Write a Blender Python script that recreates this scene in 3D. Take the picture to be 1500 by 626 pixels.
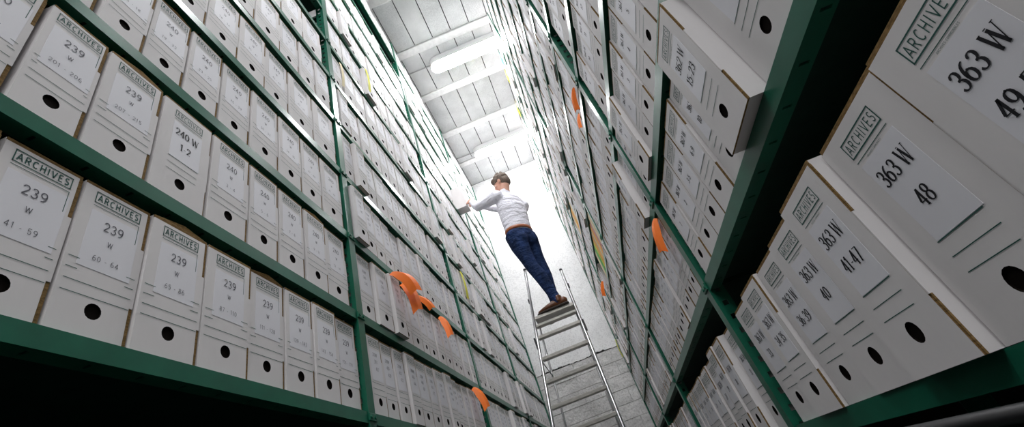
import bpy, math, random
import numpy as np
from mathutils import Vector, Matrix

for o in list(bpy.data.objects):
    bpy.data.objects.remove(o)
S = bpy.context.scene
COL = S.collection

# ------------------------------------------------------------------ camera
H0 = 1.05                                   # camera height above the floor
F = 649.69                                  # focal length in pixels of a 1500 x 626 frame
R = np.array([[0.92465019, 0.23788322, -0.29737786],
              [-0.37927755, 0.50510325, -0.77525431],
              [-0.03421347, 0.8296278, 0.55726758]])   # rows: camera right, down, forward
cd = bpy.data.cameras.new('camera')
cam = bpy.data.objects.new('camera', cd)
COL.objects.link(cam)
M = Matrix.Identity(4)
for i in range(3):
    M[i][0] = R[0, i]; M[i][1] = -R[1, i]; M[i][2] = -R[2, i]
M[2][3] = H0
cam.matrix_world = M
cd.sensor_fit = 'HORIZONTAL'; cd.sensor_width = 36.0
cd.lens = F / 1500 * 36.0
cd.clip_start = 0.02; cd.clip_end = 60
S.camera = cam

# ------------------------------------------------------------------ world and exposure
W = bpy.data.worlds.new('world'); S.world = W
W.use_nodes = True
W.node_tree.nodes['Background'].inputs[0].default_value = (0.8, 0.85, 1.0, 1)
W.node_tree.nodes['Background'].inputs[1].default_value = 0.003
S.view_settings.view_transform = 'Standard'
S.view_settings.look = 'None'
S.view_settings.gamma = 1
S.view_settings.use_curve_mapping = False
S.view_settings.exposure = 0.0
LAMP = 98.0                                  # emission of the fluorescent covers

rnd = random.Random(7)
XL, XR = -0.815, 0.482                      # front planes of the two racks
CEIL = H0 + 5.62
YB = 6.90                                   # back wall
UP = [-0.105 + 1.71 * k for k in range(5)]  # upright positions along the aisle

def ray(u, v):
    return R.T @ np.array([(u - 750) / F, (v - 313) / F, 1.0])
def at(u, v, y):                            # a pixel's point at depth y
    d = ray(u, v); d = d * (y / d[1]); return Vector((d[0], d[1], d[2] + H0))
def pl(u, v):                               # ... on the left rack's front
    d = ray(u, v); d = d * (XL / d[0]); return Vector((d[0], d[1], d[2] + H0))
def pr(u, v):                               # ... on the right rack's front
    d = ray(u, v); d = d * (XR / d[0]); return Vector((d[0], d[1], d[2] + H0))
def project(P):
    c = R @ (np.array(P, float) - np.array([0, 0, H0]))
    return c[0] / c[2] * F + 750, c[1] / c[2] * F + 313, c[2]

# ------------------------------------------------------------------ materials
MATS = {}
def mat(name, col, rough=0.6, metal=0.0, spec=0.5, noise=None, bump=None, emit=0, sub=0.0, coat=0.0):
    m = bpy.data.materials.new(name); m.use_nodes = True
    nt = m.node_tree; b = nt.nodes['Principled BSDF']
    b.inputs['Base Color'].default_value = (*col, 1)
    b.inputs['Roughness'].default_value = rough
    b.inputs['Metallic'].default_value = metal
    b.inputs['Specular IOR Level'].default_value = spec
    if coat: b.inputs['Coat Weight'].default_value = coat
    if sub:
        b.inputs['Subsurface Weight'].default_value = sub
        b.inputs['Subsurface Radius'].default_value = (0.01, 0.004, 0.002)
    if emit:
        b.inputs['Emission Color'].default_value = (*col, 1)
        b.inputs['Emission Strength'].default_value = emit
    tc = None
    def coord(scale, stretch=(1, 1, 1)):
        nonlocal tc
        if tc is None: tc = nt.nodes.new('ShaderNodeTexCoord')
        mp = nt.nodes.new('ShaderNodeMapping'); mp.inputs['Scale'].default_value = [scale * s for s in stretch]
        nt.links.new(tc.outputs['Object'], mp.inputs[0]); return mp
    for spec_ in (noise or []):
        sc, amt, lo, hi, st = spec_
        n = nt.nodes.new('ShaderNodeTexNoise'); n.inputs['Scale'].default_value = 1; n.inputs['Detail'].default_value = 5
        nt.links.new(coord(sc, st).outputs[0], n.inputs['Vector'])
        r = nt.nodes.new('ShaderNodeMapRange')
        r.inputs[1].default_value = lo; r.inputs[2].default_value = hi
        r.inputs[3].default_value = 1 - amt; r.inputs[4].default_value = 1
        nt.links.new(n.outputs[0], r.inputs[0])
        mx = nt.nodes.new('ShaderNodeMix'); mx.data_type = 'RGBA'; mx.blend_type = 'MULTIPLY'
        mx.inputs[0].default_value = 1
        src = b.inputs['Base Color'].links
        if src: nt.links.new(src[0].from_socket, mx.inputs[6])
        else: mx.inputs[6].default_value = (*col, 1)
        nt.links.new(r.outputs[0], mx.inputs[7])
        nt.links.new(mx.outputs[2], b.inputs['Base Color'])
    if bump:
        sc, st, dist, stc = bump
        n = nt.nodes.new('ShaderNodeTexNoise'); n.inputs['Scale'].default_value = 1; n.inputs['Detail'].default_value = 6
        nt.links.new(coord(sc, stc).outputs[0], n.inputs['Vector'])
        bp = nt.nodes.new('ShaderNodeBump'); bp.inputs['Strength'].default_value = st; bp.inputs['Distance'].default_value = dist
        nt.links.new(n.outputs[0], bp.inputs['Height']); nt.links.new(bp.outputs[0], b.inputs['Normal'])
    MATS[name] = m
    return m
I3 = (1, 1, 1)
mat('card', (0.75, 0.725, 0.725), 0.75, spec=0.25, noise=[(9, 0.10, 0.35, 0.65, (1, 1, 0.4))], bump=(60, 0.12, 0.003, (1, 1, 0.15)))
mat('card_raw', (0.27, 0.17, 0.07), 0.9, spec=0.1, noise=[(120, 0.5, 0.35, 0.6, (1, 1, 3))])
mat('hole_shade', (0.008, 0.006, 0.005), 0.9, spec=0.05)  # near-black colour stands in for the shade inside the finger holes
mat('paper', (0.75, 0.745, 0.785), 0.6, spec=0.3)
mat('ink_green', (0.018, 0.085, 0.07), 0.6, spec=0.2)
mat('ink_grey', (0.10, 0.10, 0.12), 0.6, spec=0.2)
mat('ink_black', (0.012, 0.012, 0.016), 0.6, spec=0.2)
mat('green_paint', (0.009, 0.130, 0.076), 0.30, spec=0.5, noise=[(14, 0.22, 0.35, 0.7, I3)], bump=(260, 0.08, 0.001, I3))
mat('deck_shaded', (0.006, 0.034, 0.022), 0.6, spec=0.3, noise=[(20, 0.3, 0.35, 0.65, I3)])  # decks coloured darker than the beams so their undersides read as shade
mat('wall_paint', (0.80, 0.80, 0.80), 0.75, spec=0.25, noise=[(3.0, 0.10, 0.35, 0.65, I3), (55, 0.14, 0.40, 0.5, I3)], bump=(38, 0.5, 0.006, I3))
mat('block_paint', (0.70, 0.69, 0.68), 0.85, spec=0.2, noise=[(5, 0.25, 0.35, 0.65, (1, 1, 2.5)), (42, 0.25, 0.36, 0.5, I3)], bump=(30, 0.8, 0.012, I3))
mat('mortar', (0.16, 0.155, 0.15), 0.95, spec=0.1, noise=[(40, 0.5, 0.35, 0.6, I3)])
mat('ceiling_panel', (0.86, 0.87, 0.875), 0.9, spec=0.15, noise=[(170, 0.30, 0.36, 0.62, I3), (4, 0.16, 0.35, 0.65, I3)], bump=(150, 0.4, 0.004, I3))
mat('ceiling_rib', (0.92, 0.92, 0.92), 0.8, spec=0.2, noise=[(20, 0.08, 0.4, 0.6, I3)])
mat('ceiling_gap', (0.03, 0.03, 0.03), 0.95, spec=0.05)
mat('concrete', (0.045, 0.045, 0.047), 0.8, spec=0.2, noise=[(6, 0.3, 0.35, 0.65, I3)])
mat('dark_wall', (0.10, 0.10, 0.10), 0.9, spec=0.1, noise=[(6, 0.3, 0.35, 0.65, I3)])
mat('lamp_cover', (0.985, 0.985, 1.0), 0.4, emit=LAMP)
mat('lamp_body', (0.75, 0.75, 0.75), 0.5)
mat('cable', (0.35, 0.35, 0.35), 0.6)
mat('aluminium', (0.62, 0.62, 0.63), 0.28, metal=1.0, noise=[(30, 0.2, 0.35, 0.65, (1, 1, 0.2))])
mat('tread', (0.62, 0.60, 0.56), 0.40, metal=0.45, noise=[(60, 0.3, 0.35, 0.65, (0.3, 3, 1))])
mat('black_plastic', (0.02, 0.02, 0.022), 0.5)
mat('dark_tube', (0.035, 0.035, 0.037), 0.45, metal=0.4)
mat('slip_orange', (0.98, 0.24, 0.03), 0.55, spec=0.3, noise=[(20, 0.08, 0.4, 0.6, I3)])
mat('slip_yellow', (0.82, 0.80, 0.10), 0.6, spec=0.3)
mat('slip_teal', (0.06, 0.55, 0.42), 0.6, spec=0.3)
mat('slip_pink', (0.70, 0.30, 0.30), 0.6, spec=0.3)
mat('slip_cream', (0.76, 0.66, 0.42), 0.6, spec=0.3)
mat('slip_green', (0.08, 0.46, 0.07), 0.6, spec=0.3)
mat('slip_buff', (0.85, 0.40, 0.06), 0.6, spec=0.3)
mat('skin', (0.62, 0.34, 0.25), 0.5, spec=0.35, sub=0.1)
mat('hair', (0.15, 0.105, 0.075), 0.6, spec=0.4, noise=[(160, 0.6, 0.35, 0.62, (1, 1, 0.3))], bump=(150, 0.9, 0.006, (1, 1, 0.3)))
mat('shirt', (0.80, 0.79, 0.86), 0.8, spec=0.15, bump=(13, 0.9, 0.035, (0.7, 0.7, 1.6)))
mat('jeans', (0.022, 0.048, 0.145), 0.85, spec=0.15, noise=[(11, 0.55, 0.35, 0.66, (1, 1, 0.5)), (150, 0.3, 0.4, 0.6, (1, 1, 0.3))], bump=(17, 0.9, 0.03, (0.8, 0.8, 1.7)))
mat('leather_belt', (0.28, 0.085, 0.03), 0.5, spec=0.4)
mat('leather_shoe', (0.15, 0.05, 0.018), 0.4, spec=0.5, noise=[(30, 0.35, 0.35, 0.65, I3)])
mat('sole', (0.03, 0.02, 0.015), 0.8)
mat('eye_white', (0.8, 0.8, 0.8), 0.3)
mat('eye_dark', (0.03, 0.02, 0.015), 0.2)
mat('lip', (0.50, 0.20, 0.17), 0.5)

for nm in ('slip_orange', 'slip_yellow', 'slip_teal'):
    nt = MATS[nm].node_tree; b_ = nt.nodes['Principled BSDF']; o_ = nt.nodes['Material Output']
    tr_ = nt.nodes.new('ShaderNodeBsdfTranslucent'); tr_.inputs[0].default_value = b_.inputs['Base Color'].default_value
    mx_ = nt.nodes.new('ShaderNodeMixShader'); mx_.inputs[0].default_value = .28
    nt.links.new(b_.outputs[0], mx_.inputs[1]); nt.links.new(tr_.outputs[0], mx_.inputs[2]); nt.links.new(mx_.outputs[0], o_.inputs[0])

# ------------------------------------------------------------------ mesh helpers
class MB:
    def __init__(s): s.v = []; s.f = []; s.m = []
    def add(s, vs, fs, m=0):
        n = len(s.v); s.v.extend(vs); s.f.extend([tuple(i + n for i in f) for f in fs]); s.m.extend([m] * len(fs)); return s
    def box(s, x0, x1, y0, y1, z0, z1, m=0):
        return s.add([(x0, y0, z0), (x1, y0, z0), (x1, y1, z0), (x0, y1, z0), (x0, y0, z1), (x1, y0, z1), (x1, y1, z1), (x0, y1, z1)],
                     [(0, 3, 2, 1), (4, 5, 6, 7), (0, 1, 5, 4), (1, 2, 6, 5), (2, 3, 7, 6), (3, 0, 4, 7)], m)
    def bevel_box(s, x0, x1, y0, y1, z0, z1, c, m=0):      # chamfered vertical and front edges
        P = []
        for x, y, z, d in ((x0, y0, z0, (1, 1, 1)), (x1, y0, z0, (-1, 1, 1)), (x1, y1, z0, (-1, -1, 1)), (x0, y1, z0, (1, -1, 1)),
                           (x0, y0, z1, (1, 1, -1)), (x1, y0, z1, (-1, 1, -1)), (x1, y1, z1, (-1, -1, -1)), (x0, y1, z1, (1, -1, -1))):
            P += [(x, y + d[1] * c, z + d[2] * c), (x + d[0] * c, y, z + d[2] * c), (x + d[0] * c, y + d[1] * c, z)]
        fs = [(2, 11, 8, 5), (14, 17, 20, 23), (1, 4, 16, 13), (3, 6, 18, 15), (7, 10, 22, 19), (9, 0, 12, 21)]
        E_ = [(0, 3, 1, 4), ]
        # edge strips
        def strip(a, b, ca, cb): fs.append((a * 3 + ca, b * 3 + ca, b * 3 + cb, a * 3 + cb))
        for a, b in ((0, 1), (3, 2), (4, 5), (7, 6)): strip(a, b, 1, 2)
        for a, b in ((1, 2), (0, 3), (5, 6), (4, 7)): strip(a, b, 0, 2)
        for a, b in ((0, 4), (1, 5), (2, 6), (3, 7)): strip(a, b, 0, 1)
        for k in range(8): fs.append((k * 3, k * 3 + 1, k * 3 + 2))
        return s.add(P, fs, m)
    def tube(s, p, q, r, n=10, m=0, r2=None, cap=True):
        p = Vector(p); q = Vector(q); t = (q - p).normalized()
        a = t.cross(Vector((0, 0, 1)) if abs(t.z) < 0.95 else Vector((1, 0, 0))).normalized(); b = t.cross(a)
        vs = []
        for c, rr in ((p, r), (q, r2 if r2 is not None else r)):
            for k in range(n):
                an = 2 * math.pi * k / n
                vs.append(tuple(c + a * (rr * math.cos(an)) + b * (rr * math.sin(an))))
        fs = [(k, (k + 1) % n, n + (k + 1) % n, n + k) for k in range(n)]
        if cap: fs += [tuple(range(n))[::-1], tuple(range(n, 2 * n))]
        return s.add(vs, fs, m)
    def mesh(s, name, mats, smooth=False):
        me = bpy.data.meshes.new(name)
        me.from_pydata([tuple(v) for v in s.v], [], s.f)
        for m in mats: me.materials.append(MATS[m])
        if len(mats) > 1: me.polygons.foreach_set('material_index', s.m)
        if smooth: me.polygons.foreach_set('use_smooth', [True] * len(me.polygons))
        me.update()
        return me
    def build(s, name, mats, parent=None, smooth=False, bevel=0):
        o = link(name, s.mesh(name, mats if isinstance(mats, (list, tuple)) else [mats], smooth), parent)
        if bevel:
            b = o.modifiers.new('bevel', 'BEVEL'); b.width = bevel; b.segments = 2; b.limit_method = 'ANGLE'
        return o

def link(name, me, parent=None):
    o = bpy.data.objects.new(name, me); COL.objects.link(o)
    if parent is not None: o.parent = parent
    return o
def tag(o, label=None, cat=None, group=None, kind=None):
    if label: o['label'] = label
    if cat: o['category'] = cat
    if group: o['group'] = group
    if kind: o['kind'] = kind
    return o
def empty(name, loc=(0, 0, 0), rz=0):
    o = bpy.data.objects.new(name, None); COL.objects.link(o)
    o.location = loc; o.rotation_euler = (0, 0, rz); o.empty_display_size = 0.05
    return o

# ------------------------------------------------------------------ the setting
WL, WR = -1.50, 1.20
CW, CY0, CY1 = 3.2, -4.4, -.45            # unseen corridor added behind the camera for the fill lamps
fl = MB().box(-CW - .1, CW + .1, CY0 - .1, YB + .2, -0.1, 0).build('floor', 'concrete'); tag(fl, 'grey concrete floor of the archive aisle', 'floor', kind='structure')
w = MB().box(WL - .1, WL, CY1, YB + .2, 0, CEIL + .2).box(-CW - .1, -CW, CY0, CY1, 0, CEIL + .2).box(-CW, WL - .1, CY1, CY1 + .1, 0, CEIL + .2).build('wall_left', 'dark_wall'); tag(w, 'dark wall added behind the left rack', 'wall', kind='structure')  # side walls added to bound the light, dark behind the shelf gaps
w = MB().box(WR, WR + .1, CY1, YB + .2, 0, CEIL + .2).box(CW, CW + .1, CY0, CY1, 0, CEIL + .2).box(WR + .1, CW, CY1, CY1 + .1, 0, CEIL + .2).build('wall_right', 'dark_wall'); tag(w, 'dark wall added behind the right rack', 'wall', kind='structure')

w = MB().box(-CW - .1, CW + .1, CY0 - .1, CY0, 0, CEIL + .2).build('wall_front', 'dark_wall'); tag(w, 'dark wall of the added corridor behind the camera', 'wall', kind='structure')  # unseen wall, kept dark to hold back bounce light under the shelves
# back wall: smooth painted upper part with a ragged lower edge, rough painted blocks below
ZC = H0 + 1.71
wb = MB().box(WL, WR, YB + .03, YB + .2, 0, CEIL + .2).build('wall_back', 'mortar'); tag(wb, 'white painted end wall behind the ladder', 'wall', kind='structure')
mb = MB(); n = 150
bot, top = [], []
for i in range(n + 1):
    x = WL + (WR - WL) * i / n
    z = ZC + 0.010 * math.sin(x * 9) + rnd.uniform(-.010, .012)
    bot.append((x, z))
for i in range(n):
    (xa, za), (xb, zb) = bot[i], bot[i + 1]
    mb.add([(xa, YB, za), (xb, YB, zb), (xb, YB, CEIL), (xa, YB, CEIL), (xa, YB + .03, za), (xb, YB + .03, zb)], [(0, 1, 2, 3), (0, 4, 5, 1)])
mb.build('render_coat', 'wall_paint', wb)
zc = ZC - .014; course = 0
while zc > 0.02:
    h = min(0.195, zc)
    xo = WL - (0.62 if course % 2 else 0.0)
    while xo < WR:
        x0, x1 = max(WL, xo + .001), min(WR, xo + 1.239)
        if x1 - x0 > .05:
            d = rnd.uniform(-.004, .004)
            MB().bevel_box(x0, x1, YB + .006 + d, YB + .05, zc - h + rnd.uniform(.002, .005), zc, .0025).build('block', 'block_paint', wb)
        xo += 1.24
    zc -= h; course += 1

# ceiling: planks between white ribs, dark gaps
ce = MB().box(-CW - .1, CW + .1, CY0 - .1, YB + .2, CEIL + .03, CEIL + .2).build('ceiling', 'ceiling_gap'); tag(ce, 'white plank ceiling with cross ribs above the aisle', 'ceiling', kind='structure')
RIBS = [2.835 - .865 * k for k in range(4, 0, -1)] + [2.835, 3.66, 4.485, 5.365, 6.21]
yp = -1.2
pm = {}
for yr in RIBS + [YB + .06]:
    if yr - yp > .2:
        xs = -0.84 - .27 * 2
        while xs < WR:
            x0, x1 = max(WL, xs + .006), min(WR, xs + .264)
            if x1 - x0 > .03:
                dz = rnd.uniform(-.003, .003)
                MB().box(x0, x1, yp + .004, yr - .066, CEIL + dz, CEIL + .035).build('plank', 'ceiling_panel', ce)
            xs += .27
    if yr < YB:
        MB().bevel_box(WL, WR, yr - .058, yr + .058, CEIL - .020, CEIL + .035, .006).build('rib', 'ceiling_rib', ce)
    yp = yr + .062
tz = rnd.random()

# ------------------------------------------------------------------ ceiling lamps
def lamp(y, label, x0=-.50, x1=.86):
    e = empty('ceiling_lamp', (0, y, CEIL - .02))
    tag(e, label, 'lamp', 'fluorescent lamps along the ceiling')
    n = 12; hw, hh = .100, .050
    def outline(x0, x1, hw, k=10):
        return [(x0 + hw - hw * math.sin(math.pi * i / k), hw * math.cos(math.pi * i / k)) for i in range(k + 1)] + [(x1 - hw + hw * math.sin(math.pi * i / k), -hw * math.cos(math.pi * i / k)) for i in range(k + 1)]
    # domed opal cover in rings from the rim to the middle
    mb = MB(); rings = []
    zt = -.085
    for j in range(5):
        f = 1 - j / 5 * .96; hj = hw * f
        ol = outline(x0 + (hw - hj), x1 - (hw - hj), hj); rings.append(len(mb.v))
        mb.v += [(x, y, zt - hh * math.sqrt(max(0, 1 - f * f))) for x, y in ol]
    N = len(ol)
    mb.add([], [(a_ + k, a_ + (k + 1) % N, b_ + (k + 1) % N, b_ + k) for a_, b_ in zip(rings, rings[1:]) for k in range(N)][:0])
    fs = [(a_ + k, a_ + (k + 1) % N, b_ + (k + 1) % N, b_ + k) for a_, b_ in zip(rings, rings[1:]) for k in range(N)] + [tuple(rings[-1] + k for k in range(N))]
    mb.f = fs; mb.m = [0] * len(fs)
    mb.build('diffuser', 'lamp_cover', e, smooth=True)
    tr = MB(); ol = outline(x0 - .004, x1 + .004, hw + .004); N = len(ol)
    tr.v = [(x, y, .018) for x, y in ol] + [(x, y, zt - .016) for x, y in ol] + [(x, y, zt - .016) for x, y in outline(x0, x1, hw)] + [(x, y, zt + .01) for x, y in outline(x0, x1, hw)]
    tr.f = [(k, (k + 1) % N, N + (k + 1) % N, N + k) for k in range(N)] + [(N + k, N + (k + 1) % N, 2 * N + (k + 1) % N, 2 * N + k) for k in range(N)] + [(2 * N + k, 2 * N + (k + 1) % N, 3 * N + (k + 1) % N, 3 * N + k) for k in range(N)] + [tuple(3 * N + k for k in range(N)), tuple(range(N))]
    tr.m = [0] * len(tr.f)
    tr.build('housing', 'lamp_body', e)
    return e
lamp(3.97, 'glowing fluorescent ceiling lamp nearer to the camera')
lamp(6.00, 'glowing fluorescent ceiling lamp above the man by the end wall')
lamp(1.92, 'fluorescent ceiling lamp above the nearest bay')
lamp(-.13, 'fluorescent ceiling lamp where the aisle begins behind the camera')
for yo, rw in ((-1.9, 'near'), (-3.5, 'far')):  # invented lamps out of view, added to brighten the foreground boxes
    for xo, nm in ((-2.2, 'left'), (0, 'middle'), (2.2, 'right')):
        lamp(yo, 'added fill lamp in the unseen corridor behind the camera, %s row, %s' % (rw, nm), xo - .68, xo + .68)
cb = MB().tube((WL + .3, 3.965, CEIL - .012), (-.46, 3.965, CEIL - .030), .009, 8).build('cable_conduit', 'cable')
tag(cb, 'thin grey conduit running from the left rack to the nearer lamp', 'conduit')
cb2 = MB().tube((WL + .3, 5.995, CEIL - .012), (-.46, 5.995, CEIL - .030), .009, 8).build('cable_conduit', 'cable')
tag(cb2, 'thin grey conduit running from the left rack to the farther lamp', 'conduit')

# ------------------------------------------------------------------ racks
LEV_L = [H0 + .497 + .412 * k for k in range(12)]
LEV_R = [H0 - .005] + [H0 + .487 + .400 * k for k in range(12)]
LOW_L = [H0 + .497 - .412 * k for k in (1, 2)]
LOW_R = [H0 - .405, H0 - .80]
DEPTH = .50
BAYW = 1.71
# rack-local frame: x along the shelf (reading direction), -y towards the aisle, z up
def upright_mesh(h):
    mb = MB(); hw = .025
    mb.box(-hw, hw, -.003, 0, 0, h)                       # front flange
    # side flange with slots; x = side of the camera is set by mirroring
    z = 0.0; p = .05; d0, d1, s0, s1 = 0.0, .050, .016, .034
    def q(y0, y1, z0, z1): mb.add([(-hw, y0, z0), (-hw, y1, z0), (-hw, y1, z1), (-hw, y0, z1), (-hw + .002, y0, z0), (-hw + .002, y1, z0), (-hw + .002, y1, z1), (-hw + .002, y0, z1)],
                                  [(0, 1, 2, 3), (7, 6, 5, 4), (1, 5, 6, 2), (0, 3, 7, 4), (3, 2, 6, 7), (0, 4, 5, 1)])
    q(d0, s0, 0, h); q(s1, d1, 0, h)
    while z < h - .04:
        q(s0, s1, z, z + .032); z += p
    return mb
def mirror_x(mb):
    m2 = MB(); m2.v = [(-x, y, z) for x, y, z in mb.v]; m2.f = [f[::-1] for f in mb.f]; m2.m = mb.m; return m2
HU_L, HU_R = LEV_L[-1] + .40, LEV_R[-1] + .30
UPM = {}
for sd, h in (('L', HU_L), ('R', HU_R)):
    mb = upright_mesh(h)
    UPM[sd] = (mb if sd == 'L' else mirror_x(mb)).mesh('upright', ['green_paint'])
rear = MB(); rear.box(-.025, .025, 0, .003, 0, HU_R); rear.box(-.025, -.022, -.05, 0, 0, HU_R); REAR = rear.mesh('rear_upright', ['green_paint'])
hw = BAYW / 2 - .026
DECK = MB().box(-hw, hw, .012, DEPTH, -.022, 0).mesh('shelf', ['deck_shaded'])
bm_ = MB(); bm_.box(-hw, hw, 0, .012, -.041, 0)           # front face of the shelf
x = -hw
while x < hw - .02:                                       # folded lower lip with slots
    x2 = min(hw, x + .100)
    bm_.box(x, x2 - .007, .012, .040, -.041, -.038)
    x = x2
bm_.box(-hw, hw, .030, .040, -.0409, -.0379)
BEAM = bm_.mesh('front_beam', ['green_paint'])
plate = MB().bevel_box(-.028, .028, -.008, -.0005, -.034, -.006, .002)
plate.tube((-.014, -.012, -.02), (-.014, -.007, -.02), .006, 8); plate.tube((.014, -.012, -.02), (.014, -.007, -.02), .006, 8)
PLATE = plate.mesh('bolted_plate', ['green_paint'])
ORD = ['nearest', 'second', 'third', 'farthest']
for sd, xf, rz, levs, lows in (('L', XL, math.pi / 2, LEV_L, LOW_L), ('R', XR, -math.pi / 2, LEV_R, LOW_R)):
    s = 1 if sd == 'L' else -1
    for b in range(4):
        yc = (UP[b] + UP[b + 1]) / 2
        e = empty('steel_shelving', (xf, yc, 0), rz)
        tag(e, '%s bay of green steel shelving along the %s side of the aisle' % (ORD[b], 'left' if sd == 'L' else 'right'), 'shelving', 'bays of green steel shelving')
        for yy in ([UP[b], UP[b + 1]] if b == 0 else [UP[b + 1]]):
            lx = (yy - yc) * s
            o = link('upright', UPM[sd], e); o.location = (lx, 0, 0)
            o2 = link('rear_upright', REAR, e); o2.location = (lx, DEPTH + .003, 0)
        for z in levs + lows:
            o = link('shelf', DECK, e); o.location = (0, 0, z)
            p = link('front_beam', BEAM, o)
            if b < 3 and z < H0 + 3.2:
                for lx in (BAYW / 2,) if sd == 'L' else (-BAYW / 2,):
                    q = link('bolted_plate', PLATE, o); q.location = (lx, 0, 0)

# ------------------------------------------------------------------ lettering: skeletons with a pen
def arc(cx, cy, rx, ry, a0, a1, n=9):
    return [(cx + rx * math.cos(math.radians(a0 + (a1 - a0) * i / n)), cy + ry * math.sin(math.radians(a0 + (a1 - a0) * i / n))) for i in range(n + 1)]
GL = {   # width, strokes in a box of height 1
 '0': (.56, [arc(.28, .5, .22, .45, 90, 450, 16)]),
 '1': (.40, [[(.22, .0), (.22, 1.0)], [(.06, .80), (.22, .97)]]),
 '2': (.56, [arc(.28, .70, .21, .26, 165, -35, 9) + [(.08, .04)], [(.06, .04), (.52, .04)]]),
 '3': (.56, [arc(.26, .745, .19, .22, 155, -90, 9), arc(.26, .27, .22, .245, 90, -155, 10)]),
 '4': (.58, [[(.40, .0), (.40, 1.0)], [(.40, .97), (.05, .30)], [(.03, .28), (.55, .28)]]),
 '5': (.56, [[(.12, .96), (.48, .96)], [(.12, .96), (.10, .55)], [(.10, .55)] + arc(.27, .32, .21, .28, 115, -150, 11)]),
 '6': (.56, [arc(.28, .30, .21, .27, 90, 450, 14), arc(.42, .42, .36, .54, 90, 190, 7)]),
 '7': (.54, [[(.05, .95), (.50, .95)], [(.49, .95), (.20, .0)]]),
 '8': (.56, [arc(.28, .745, .18, .215, 90, 450, 14), arc(.28, .27, .22, .25, 90, 450, 14)]),
 '9': (.56, [arc(.28, .70, .21, .27, 90, 450, 14), arc(.14, .58, .36, .54, 10, -90, 7)]),
 '-': (.36, [[(.06, .38), (.30, .38)]]),
 ' ': (.30, []),
 'W': (.86, [[(.03, 1.0), (.23, .0)], [(.23, .0), (.43, .92)], [(.43, .92), (.63, .0)], [(.63, .0), (.83, 1.0)]]),
 'A': (.62, [[(.03, 0), (.31, 1)], [(.31, 1), (.59, 0)], [(.13, .33), (.49, .33)]]),
 'R': (.58, [[(.08, 0), (.08, 1)], [(.08, .96), (.30, .96)] + arc(.30, .73, .20, .23, 90, -90, 6)[1:] + [(.08, .50)], [(.28, .50), (.52, 0)]]),
 'C': (.60, [arc(.33, .5, .26, .46, 50, 310, 12)]),
 'H': (.60, [[(.08, 0), (.08, 1)], [(.52, 0), (.52, 1)], [(.08, .52), (.52, .52)]]),
 'I': (.22, [[(.11, 0), (.11, 1)]]),
 'V': (.60, [[(.03, 1), (.30, 0)], [(.30, 0), (.57, 1)]]),
 'E': (.52, [[(.08, 0), (.08, 1)], [(.08, .96), (.47, .96)], [(.08, .52), (.43, .52)], [(.08, .04), (.48, .04)]]),
 'S': (.54, [arc(.27, .735, .18, .225, 30, 270, 9) + arc(.27, .27, .20, .24, 90, -150, 9)[1:]]),
 'O': (.62, [arc(.31, .5, .25, .46, 90, 450, 14)]),
 'M': (.74, [[(.08, 0), (.08, 1)], [(.08, 1), (.37, .2)], [(.37, .2), (.66, 1)], [(.66, 1), (.66, 0)]]),
 'U': (.60, [[(.08, 1), (.08, .3)] + arc(.30, .28, .22, .25, 180, 360, 7) + [(.52, 1)]]),
 'N': (.60, [[(.08, 0), (.08, 1)], [(.08, 1), (.52, 0)], [(.52, 0), (.52, 1)]]),
 'L': (.48, [[(.08, 0), (.08, 1)], [(.08, .04), (.46, .04)]]),
}
SERIF = {'1': [(.10, .34, .015), ], '4': [(.28, .52, .015)], 'W': [(-.06, .14, .985), (.34, .50, .985), (.74, .92, .985)]}
def ribbon(pts, wmin, wmax):
    vs, fs = [], []
    n = len(pts)
    for i, (x, y) in enumerate(pts):
        x0, y0 = pts[max(0, i - 1)]; x1, y1 = pts[min(n - 1, i + 1)]
        if i == 0 and pts[0] == pts[-1]: x0, y0 = pts[-2]
        if i == n - 1 and pts[0] == pts[-1]: x1, y1 = pts[1]
        dx, dy = x1 - x0, y1 - y0; l = math.hypot(dx, dy) or 1
        w_ = (wmin + (wmax - wmin) * (abs(dy) / l) ** 1.6) / 2
        nx, ny = -dy / l * w_, dx / l * w_
        vs += [(x + nx, y + ny), (x - nx, y - ny)]
    for i in range(n - 1): fs.append((2 * i, 2 * i + 1, 2 * i + 3, 2 * i + 2))
    return vs, fs
def text2d(st, h, cx, cz, style='sans', track=0.08, xs=1.0, lean=0.0):
    """flat lettering centred at cx, baseline centre cz -> list of 2-D quads"""
    wt = {'sans': (.10, .10), 'bold': (.145, .145), 'thin': (.08, .08), 'serif': (.052, .172), 'hand': (.07, .10)}[style]
    tot = sum(GL[c][0] for c in st) + track * (len(st) - 1)
    x = -tot / 2; V, Fc = [], []
    for c in st:
        gw, strokes = GL[c]
        for k, p in enumerate(strokes):
            a, b = wt
            if style == 'serif' and c == 'W' and k in (1, 3): b = a
            vs, fs = ribbon(p, a, b)
            if style == 'serif' and c in '23569' and len(p) > 6 and p[0] != p[-1]:
                ex, ey = p[0] if c in '23' else p[-1]
                q = [(ex + .065 * math.cos(t * math.pi / 4), ey + .065 * math.sin(t * math.pi / 4)) for t in range(8)]
                fs = fs + [tuple(len(vs) + t for t in range(8))]; vs = vs + q
            n = len(V)
            V += [(cx + (x + vx + lean * vy) * h * xs, cz + (vy - .5) * h) for vx, vy in vs]
            Fc += [tuple(i + n for i in f) for f in fs]
        if style == 'serif':
            for (sa, sb, sy) in SERIF.get(c, []):
                n = len(V)
                V += [(cx + (x + a_) * h * xs, cz + (sy + d_ - .5) * h) for a_, d_ in ((sa, -.02), (sb, -.02), (sb, .02), (sa, .02))]
                Fc.append((n, n + 1, n + 2, n + 3))
        x += gw + track
    return V, Fc
def rect2d(x0, x1, z0, z1): return [(x0, z0), (x1, z0), (x1, z1), (x0, z1)], [(0, 1, 2, 3)]
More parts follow.
